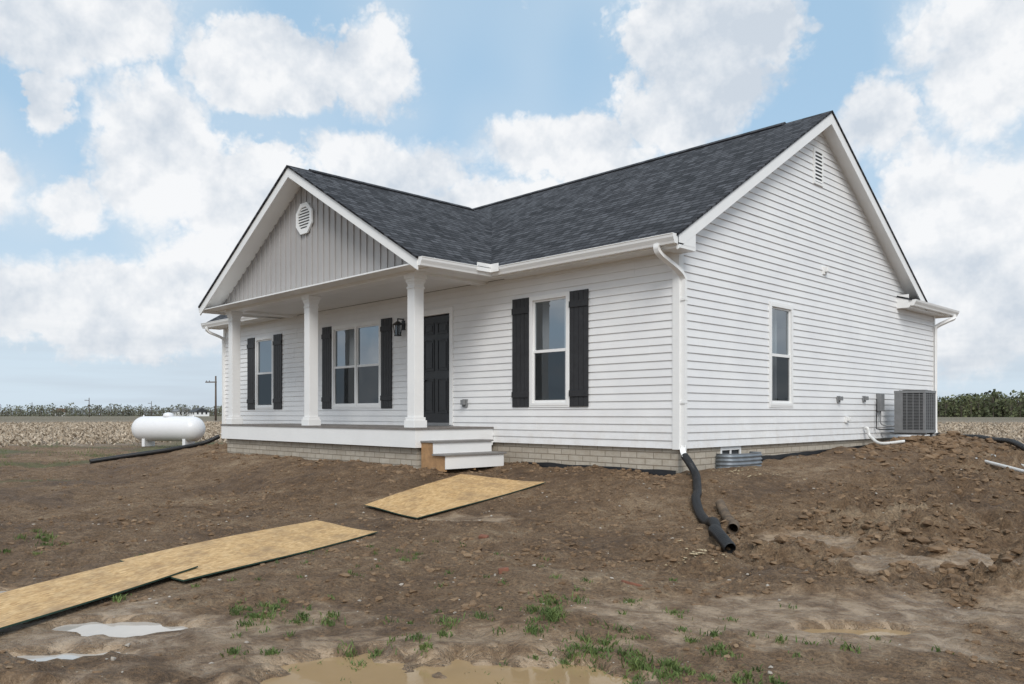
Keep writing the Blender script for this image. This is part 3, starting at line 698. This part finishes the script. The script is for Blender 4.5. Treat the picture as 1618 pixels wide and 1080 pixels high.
g=Geo(); g.box(-PE0-.02,-PE0+.3,-.56,-.545,3.95,4.085); g.box(-PE0+.11,-PE0+.125,-.85,-.56,3.95,4.085); g.make("valley_splash_guard",M['trim'],H)
def column(u,w=1.5):
    g=Geo(); x,y=-u,-w
    for s,z0,z1 in ((.135,1.38,1.50),(.118,1.50,1.55),(.096,1.55,3.70),(.108,3.66,3.69),(.106,3.74,3.77),(.118,3.77,3.82),(.135,3.82,3.885)):
        g.box(x-s,x+s,y-s,y+s,z0,z1)
    g.box(x-.096,x+.096,y-.096,y+.096,3.70,3.77)
    g.make("porch_column",M['trim'],H,bev=.004)
for u in (4.10,7.41,10.72): column(u)
g=Geo(); n=13; w=(1.74)/n
for i in range(n): g.box(-10.92,-3.80,-1.74+i*w+.003,-1.74+(i+1)*w-.003,1.35,1.38)
g.make("porch_deck",M['deck'],H)
g=Geo(); g.box(-10.90,-3.82,-1.72,-1.69,1.06,1.35); g.box(-3.85,-3.82,-1.69,-.02,1.06,1.35); g.box(-10.9,-10.87,-1.69,-.02,1.06,1.35); g.make("deck_skirt",M['trim'],H)
g=Geo(); g.box(-10.86,-3.86,-1.68,-.03,1.3,1.345); g.make("deck_frame",M['wood'],H)
S=H
g=Geo(); g.box(-3.82,-3.47,-1.62,-.33,1.145,1.172); g.box(-3.50,-3.17,-1.64,-.31,.945,.972); g.make("stair_treads",M['treadm'],S,bev=.003)
g=Geo(); g.box(-3.52,-3.50,-1.60,-.35,.972,1.145); g.box(-3.22,-3.20,-1.60,-.35,.74,.945); g.make("stair_risers",M['trim'],S)
g=Geo()
for yy in (-1.598,-.99,-.39):
    g.prism([(-3.82,.70),(-3.225,.70),(-3.225,.945),(-3.525,.945),(-3.525,1.145),(-3.82,1.145)],'y',yy,yy+.04)
g.make("stair_stringers",M['wood'],S)
g=Geo(); g.box(-.5,.27,8.12,YR+.40,3.86,3.885); g.box(.25,.275,8.12,YR+.42,3.885,4.0); g.box(.0,.25,8.10,8.125,3.84,4.12)
g.prism([(.275,3.88),(.35,3.88),(.36,3.91),(.39,3.96),(.40,4.0),(.275,4.0)],'y',8.12,YR+.5); g.box(-6,.27,YR+.40,YR+.425,3.87,4.0); g.make("rear_eave",M['trim'],H)
x1=.31;y0=8.09;y1=YR+.48
roofquad("rear_wing_roof_side",[(x1,y0,4.02),(x1,y1,4.02),(-2.4,y1-2.6,4.85),(-2.4,y0,4.85)],[(0,0),(2.8,0),(.3,2.9),(0,2.9)])
roofquad("rear_wing_roof_end",[(x1,y1,4.02),(-9,y1,4.02),(-9,y1-2.6,4.85),(-2.4,y1-2.6,4.85)],[(0,0),(9,0),(9,2.7),(2.7,2.7)])
dp=[(-.038,-.028),(.038,-.028),(.038,.028),(-.038,.028)]
def dspout(pts,name):
    sweep(name,catmull(pts,8),0,M['trim'],H,prof=dp,smooth=False)
dspout([(-.02,-.49,3.93),(-.02,-.49,3.86),(.0,-.42,3.78),(.055,-.10,3.62),(.06,.03,3.52),(.06,.04,3.4),(.06,.04,2.5),(.06,.04,1.3),(.06,.04,1.14),(.075,.0,1.07),(.16,-.08,1.0)],"downspout")
dspout([(-UL,-.49,3.93),(-UL,-.49,3.86),(-UL,-.40,3.78),(-UL+.04,-.10,3.66),(-UL+.04,-.05,3.56),(-UL+.04,-.05,3.0),(-UL+.04,-.05,1.2),(-UL+.04,-.1,1.05)],"downspout_left")
dspout([(.34,YR+.30,3.9),(.34,YR+.28,3.82),(.25,YR+.1,3.74),(.07,YR-.03,3.62),(.06,YR-.05,3.5),(.06,YR-.05,2.5),(.06,YR-.05,1.3),(.1,YR-.1,1.15)],"downspout_rear")
g=Geo()
for z in (3.2,1.75): g.box(.0,.095,-.004,.0,z,z+.03); g.box(.0985,.1015,-.005,.085,z,z+.03)
g.make("downspout_straps",M['trim'],H)
# ------------------------------------------------------------------ drain pipes
def corr(name,pts,rad,mt,zoff=0.0,follow=True,hollow=True):
    P=[]
    for p in pts:
        z=(G(p[0],p[1])[0]+rad+zoff) if len(p)==2 else p[2]
        P.append((p[0],p[1],z))
    path=resample(catmull(P,14),.009)
    return sweep(name,path,lambda i:rad*(1.0 if (i%3) else .86),mt,None,14,inner=hollow)
corr("drain_pipe",[(.13,-.05,1.02),(.27,-.13,.92),(.42,-.22),(.62,-.5),(.85,-.85),(1.02,-1.15),(1.3,-1.5),(1.62,-1.85),(1.95,-2.25),(2.3,-2.75),(2.5,-3.15),(2.82,-3.42)],.055,M['pipe'])
corr("drain_pipe",[(1.25,-.98),(1.5,-1.3),(1.83,-1.72),(2.12,-2.15),(2.22,-2.35)],.056,M['pipe2'],.01)
corr("drain_pipe",[(-14.5,-.15,1.0),(-14.55,-.6),(-14.5,-1.5),(-14.6,-2.4),(-14.75,-3.3)],.06,M['pipe'])
corr("drain_pipe",[(.12,YR-.1,1.12),(.5,YR-.3),(1.1,9.6),(1.6,8.9),(2.2,7.9),(2.7,6.9),(3.3,6.2),(4.2,5.6)],.055,M['pipe'],.05)
def pvc(pts,r=.03):
    P=[(p[0],p[1],(G(p[0],p[1])[0]+r+.02) if len(p)==2 else p[2]) for p in pts]
    sweep("pvc_pipe",catmull(P,8),r,M['pvc'],None,12)
pvc([(.05,6.35,1.33),(.10,6.35,1.32),(.13,6.35,1.2),(.2,6.3,1.14),(.45,6.1),(.85,6.2)])
pvc([(1.95,5.76),(2.6,4.9),(3.4,3.9)],.028); pvc([(2.3,6.2),(3.2,5.2),(4.0,4.3)],.028)
e_=empty("window_well"); vs=[];fs=[]; nA=40; nz=30
for k in range(nz+1):
    z=.66+.35*k/nz; rr=.010*math.sin(k/nz*2*math.pi*6)
    for a in range(nA+1):
        t=math.pi*a/nA; vs.append((.0+(.30+rr)*math.sin(t)**.45,1.48-(.50+rr)*math.copysign(abs(math.cos(t))**.6,math.cos(t)),z))
for k in range(nz):
    for a in range(nA): fs.append((k*(nA+1)+a,k*(nA+1)+a+1,(k+1)*(nA+1)+a+1,(k+1)*(nA+1)+a))
o=mesh("corrugated_well",vs,fs,M['steel'],e_,uv=False,smooth=True); o.modifiers.new("s",'SOLIDIFY').thickness=.004
# ------------------------------------------------------------------ AC unit
A=empty("air_conditioner"); x0,x1,y0,y1,z0,z1=.30,.88,7.18,7.78,1.25,2.07
g=Geo()
for (a,b_) in ((x0,y0),(x1-.04,y0),(x0,y1-.04),(x1-.04,y1-.04)): g.box(a,a+.04,b_,b_+.04,z0,z1-.04)
g.box(x0-.004,x1+.004,y0-.004,y1+.004,z0-.02,z0+.04); g.box(x0-.006,x1+.006,y0-.006,y1+.006,z1-.05,z1)
n=24
for k in range(n):
    z=z0+.05+k*(z1-z0-.11)/n
    g.box(x0+.04,x1-.04,y0+.004,y0+.012,z,z+.010); g.box(x1-.012,x1-.004,y0+.04,y1-.04,z,z+.010)
for k in range(1,5):
    g.box(x0+k*.116,x0+k*.116+.012,y0,y0+.006,z0+.04,z1-.05); g.box(x1-.006,x1,y0+k*.12,y0+k*.12+.012,z0+.04,z1-.05)
g.box(x0+.0,x0+.16,y0-.003,y0+.01,z0+.04,z1-.05)
g.make("cabinet",M['grey'],A); box("coil",x0+.02,x1-.02,y0+.02,y1-.02,z0+.02,z1-.055,M['dgrey'],A)
bpy.ops.mesh.primitive_torus_add(location=((x0+x1)/2,(y0+y1)/2,z1+.005),major_radius=.22,minor_radius=.012); t=bpy.context.object; t.name="fan_guard"; t.data.materials.append(M['dgrey']); t.parent=A
g=Geo(); 
for k in range(9): g.box(x0+.06+k*.057,x0+.068+k*.057,y0+.08,y1-.08,z1+.001,z1+.01)
g.make("guard_wires",M['dgrey'],A)
g=Geo(); g.box(.02,x1,y0+.05,y0+.09,z0-.06,z0-.02); g.box(.02,x1,y1-.09,y1-.05,z0-.06,z0-.02); g.box(x1-.08,x1-.04,y0+.05,y0+.09,.9,z0-.06); g.box(x1-.08,x1-.04,y1-.09,y1-.05,.9,z0-.06); g.make("stand",M['grey'],A)
# ------------------------------------------------------------------ propane tank
T=empty("propane_tank"); tx,ty=-24.1,2.2; ax=Vector((.699,.715,0)); ax.rotate(__import__('mathutils').Euler((0,0,R(-12)))); cz=1.05; rr=.47; hl=1.46
prof=[(-hl-.0+.45*(1-math.cos(math.pi/2*k/10))*1.0,rr*math.sin(math.pi/2*k/10)) for k in range(11)]
prof=prof+[(-s,r) for s,r in reversed(prof)]
prof[0]=(prof[0][0],.01); prof[-1]=(prof[-1][0],.01)
C=Vector((tx,ty,cz)); sweep("tank_shell",[C+ax*s for s,r in prof],lambda i:prof[i][1],M['tank'],T,36)
dome=[(0,.19),(.06,.19),(.12,.17),(.16,.12),(.18,.01)]
sweep("valve_dome",[C+Vector((0,0,rr-.03+z)) for z,r in dome],lambda i:dome[i][1],M['tank'],T,24)
for s in (-.85,.85):
    p=C+ax*s; pr=Vector((-ax.y,ax.x,0))
    vs=[p+pr*a+ax*b_+Vector((0,0,z)) for z in (-.66,-.34) for a in (-.3,.3) for b_ in (-.06,.06)]
    mesh("leg",vs,[(0,1,3,2),(4,6,7,5),(0,4,5,1),(2,3,7,6),(0,2,6,4),(1,5,7,3)],M['tank'],T,uv=False)
for s in (-1.05,1.05): sweep("lifting_lug",[C+ax*s+Vector((0,0,rr-.04)),C+ax*s+Vector((0,0,rr+.05))],.025,M['tank'],T,8)
# ------------------------------------------------------------------ OSB sheets
def osb(q,pl,lift,name="osb_sheet"):
    n=16; vs=[];fs=[]; uvs=[]
    L1=math.hypot(q[1][0]-q[0][0],q[1][1]-q[0][1]); L2=math.hypot(q[3][0]-q[0][0],q[3][1]-q[0][1])
    for lay in (0,1):
        for i in range(n+1):
            for j in range(n+1):
                s,t=i/n,j/n
                x=(1-s)*((1-t)*q[0][0]+t*q[3][0])+s*((1-t)*q[1][0]+t*q[2][0]); y=(1-s)*((1-t)*q[0][1]+t*q[3][1])+s*((1-t)*q[1][1]+t*q[2][1])
                z=pl[0]*x+pl[1]*y+pl[2]+lift+.012*math.sin(s*4+t*2)+.01*math.sin(t*5+1)
                vs.append((x,y,z-(0.012 if lay else 0))); uvs.append((s*L1,t*L2))
    m_=(n+1)**2; I=lambda l,i,j:l*m_+i*(n+1)+j
    for i in range(n):
        for j in range(n): fs.append((I(0,i,j),I(0,i,j+1),I(0,i+1,j+1),I(0,i+1,j)))
    nt_=len(fs)
    for i in range(n):
        for j in range(n): fs.append((I(1,i,j),I(1,i+1,j),I(1,i+1,j+1),I(1,i,j+1)))
        fs.append((I(0,i,0),I(0,i+1,0),I(1,i+1,0),I(1,i,0))); fs.append((I(0,i,n),I(1,i,n),I(1,i+1,n),I(0,i+1,n)))
        fs.append((I(0,0,i),I(1,0,i),I(1,0,i+1),I(0,0,i+1))); fs.append((I(0,n,i),I(0,n,i+1),I(1,n,i+1),I(1,n,i)))
    me=bpy.data.meshes.new(name); me.from_pydata(vs,[],fs); me.materials.append(M['osb']); me.materials.append(M['osbedge']); l=me.uv_layers.new(name="UVMap")
    for k,p in enumerate(me.polygons):
        p.material_index=0 if k<nt_ else 1
        for li in p.loop_indices: l.data[li].uv=uvs[me.loops[li].vertex_index]
    me.update(); link(bpy.data.objects.new(name,me))
osb(SHEETS[0],PL[0],.025); osb(SHEETS[1],PL[1],.022); osb(SHEETS[2],PL[2],.05)

# ------------------------------------------------------------------ sky
w=bpy.data.worlds.new("World"); scene.world=w; w.use_nodes=True; nt=w.node_tree
bg=nt.nodes["Background"]; ST=.12; bg.inputs[1].default_value=ST
SUN_EL=40; sun_dir=Vector((.76,-.65,0)).normalized()
sky=N(nt,'ShaderNodeTexSky'); sky.sky_type='NISHITA'; sky.sun_disc=False; sky.sun_elevation=R(SUN_EL); sky.sun_rotation=math.atan2(sun_dir.x,sun_dir.y); sky.air_density=1.0; sky.dust_density=.6; sky.ozone_density=1.5
tc=N(nt,'ShaderNodeTexCoord').outputs['Generated']
def dot(v):
    n=N(nt,'ShaderNodeVectorMath'); n.operation='DOT_PRODUCT'; nt.links.new(tc,n.inputs[0]); n.inputs[1].default_value=v; return n.outputs['Value']
az=math_(nt,'MULTIPLY',math_(nt,'ARCTAN2',dot((.699,.715,0)),dot((-.715,.699,0))),57.2958)
el=math_(nt,'MULTIPLY',math_(nt,'ARCSINE',dot((0,0,1))),57.2958)
n1=N(nt,'ShaderNodeTexNoise'); n1.inputs['Scale'].default_value=6; n1.inputs['Detail'].default_value=6; n1.inputs['Roughness'].default_value=.64; nt.links.new(tc,n1.inputs['Vector'])
s1=N(nt,'ShaderNodeSeparateColor'); nt.links.new(n1.outputs['Color'],s1.inputs[0])
azw=math_(nt,'ADD',az,math_(nt,'MULTIPLY',math_(nt,'SUBTRACT',s1.outputs[0],.5),9.))
elw=math_(nt,'ADD',el,math_(nt,'MULTIPLY',math_(nt,'SUBTRACT',s1.outputs[1],.5),7.))
cb=N(nt,'ShaderNodeCombineXYZ'); nt.links.new(azw,cb.inputs[0]); nt.links.new(elw,cb.inputs[1])
CL=[(-29,23.2,8,3.8),(-17,22.6,6,3.0),(-10,23.2,3.8,3.4),(-23.9,16.4,5.2,5.2),(-18.8,14.6,4.6,3.4),(-30.6,18.6,1.7,2.2),(-33.5,13.5,3.0,3.0),(-28.8,12.6,2.6,1.7),(-28.3,6.6,7.0,3.3),(-21.5,8,4,4.4),
    (-8.5,17.0,6.8,2.9),(3.5,18.2,6.4,2.7),(0,13,12,3.3),(13.2,24.3,6.0,5.5),(11.2,20.5,4.4,2.9),(24.7,18.4,3.0,2.9),(31.0,21.3,5.2,4.6),(30,12.5,6.2,5.8),(31,6,6.5,4)]
cur=None
for a,e2,ra,re in CL:
    s=N(nt,'ShaderNodeVectorMath'); s.operation='MULTIPLY_ADD'; nt.links.new(cb.outputs[0],s.inputs[0]); s.inputs[1].default_value=(1/ra,1/re,0); s.inputs[2].default_value=(-a/ra,-e2/re,0)
    l=N(nt,'ShaderNodeVectorMath'); l.operation='LENGTH'; nt.links.new(s.outputs[0],l.inputs[0])
    cur=l.outputs['Value'] if cur is None else math_(nt,'MINIMUM',cur,l.outputs['Value'])
cur=math_(nt,'SUBTRACT',1.,cur)
n2=noise_(nt,tc,2.6,3,.6); back=math_(nt,'MULTIPLY_ADD',n2,3.,-1.40)
bk=math_(nt,'MINIMUM',math_(nt,'MAXIMUM',math_(nt,'MULTIPLY',math_(nt,'SUBTRACT',math_(nt,'ABSOLUTE',az),40.),.06),math_(nt,'MULTIPLY',math_(nt,'SUBTRACT',el,30.),.06)),back)
cur=math_(nt,'MAXIMUM',cur,bk)
def billow(vec):
    v=N(nt,'ShaderNodeTexVoronoi'); v.feature='F1'; v.inputs['Scale'].default_value=15; v.inputs['Detail'].default_value=2.; v.inputs['Roughness'].default_value=.6; v.inputs['Lacunarity'].default_value=2.6
    v.normalize=True
    nt.links.new(vec,v.inputs['Vector']); return v.outputs['Distance']
wv=N(nt,'ShaderNodeVectorMath'); wv.operation='MULTIPLY_ADD'; nt.links.new(n1.outputs['Color'],wv.inputs[0]); wv.inputs[1].default_value=(.13,.13,.13); nt.links.new(tc,wv.inputs[2])
b1=billow(wv.outputs[0])
curb=math_(nt,'ADD',cur,math_(nt,'MULTIPLY_ADD',b1,-1.1,.36))
# edges: crisp in places, wispy in others
soft=math_(nt,'MULTIPLY_ADD',ramp(nt,s1.outputs[2],[(.4,0.),(.62,1.)]),.30,.16)
dens=N(nt,'ShaderNodeMapRange'); dens.interpolation_type='SMOOTHSTEP'; nt.links.new(curb,dens.inputs[0]); dens.inputs[1].default_value=-.06; nt.links.new(soft,dens.inputs[2])
offv=N(nt,'ShaderNodeVectorMath'); offv.operation='ADD'; nt.links.new(tc,offv.inputs[0]); offv.inputs[1].default_value=(.006,-.008,.024)
na=noise_(nt,tc,10,5,.6); nb_=noise_(nt,offv.outputs[0],10,5,.6)
sh=math_(nt,'MULTIPLY_ADD',math_(nt,'SUBTRACT',na,nb_),3.4,math_(nt,'MULTIPLY_ADD',b1,-1.0,.98))
big=noise_(nt,tc,4.0,2,.5); sh=math_(nt,'ADD',sh,math_(nt,'MULTIPLY',math_(nt,'SUBTRACT',big,.5),2.2),clamp=True)
cc=mixc(nt,sh,(.63/ST,.69/ST,.765/ST),(.955/ST,.96/ST,.97/ST))
skc=mixc(nt,.75,sky.outputs[0],(.42/ST,.65/ST,.865/ST))
hz=N(nt,'ShaderNodeMapRange'); hz.interpolation_type='SMOOTHSTEP'; nt.links.new(el,hz.inputs[0]); hz.inputs[1].default_value=22; hz.inputs[2].default_value=-1; hz.inputs[3].default_value=.08; hz.inputs[4].default_value=.88
veil=math_(nt,'MULTIPLY',ramp(nt,big,[(.35,0.),(.7,1.)]),.75)
base=mixc(nt,math_(nt,'MAXIMUM',hz.outputs[0],veil),skc,(.67/ST,.77/ST,.86/ST))
col=mixc(nt,math_(nt,'MULTIPLY',dens.outputs[0],.94),base,cc)
mp2=N(nt,'ShaderNodeMapping'); mp2.inputs['Scale'].default_value=(2,2,26); nt.links.new(tc,mp2.inputs[0])
stq=math_(nt,'MULTIPLY',ramp(nt,noise_(nt,mp2.outputs[0],1.6,3,.55),[(.42,0.),(.62,1.)]),math_(nt,'MULTIPLY_ADD',el,-.12,1.,clamp=True))
col=mixc(nt,math_(nt,'MULTIPLY',stq,.65,clamp=True),col,(.54/ST,.61/ST,.69/ST))
nt.links.new(col,bg.inputs[0])
sd=bpy.data.lights.new("sun",'SUN'); sd.energy=2.3; sd.angle=R(28); sd.color=(1,.965,.92); so=bpy.data.objects.new("sun",sd); link(so)
dv=Vector((sun_dir.x*math.cos(R(SUN_EL)),sun_dir.y*math.cos(R(SUN_EL)),math.sin(R(SUN_EL)))); so.rotation_euler=dv.to_track_quat('Z','Y').to_euler(); so.location=(10,-10,20)
cd=bpy.data.cameras.new("camera"); cd.lens=28.08; cd.sensor_width=36; cd.shift_y=.0705; cd.clip_start=.05; cd.clip_end=6000
co=bpy.data.objects.new("camera",cd); link(co); co.location=(6.415,-9.558,1.6); co.rotation_euler=(R(90),0,R(45.65)); scene.camera=co
scene.view_settings.view_transform='Standard'; scene.view_settings.look='None'; scene.view_settings.exposure=0
print("verts",len(V))
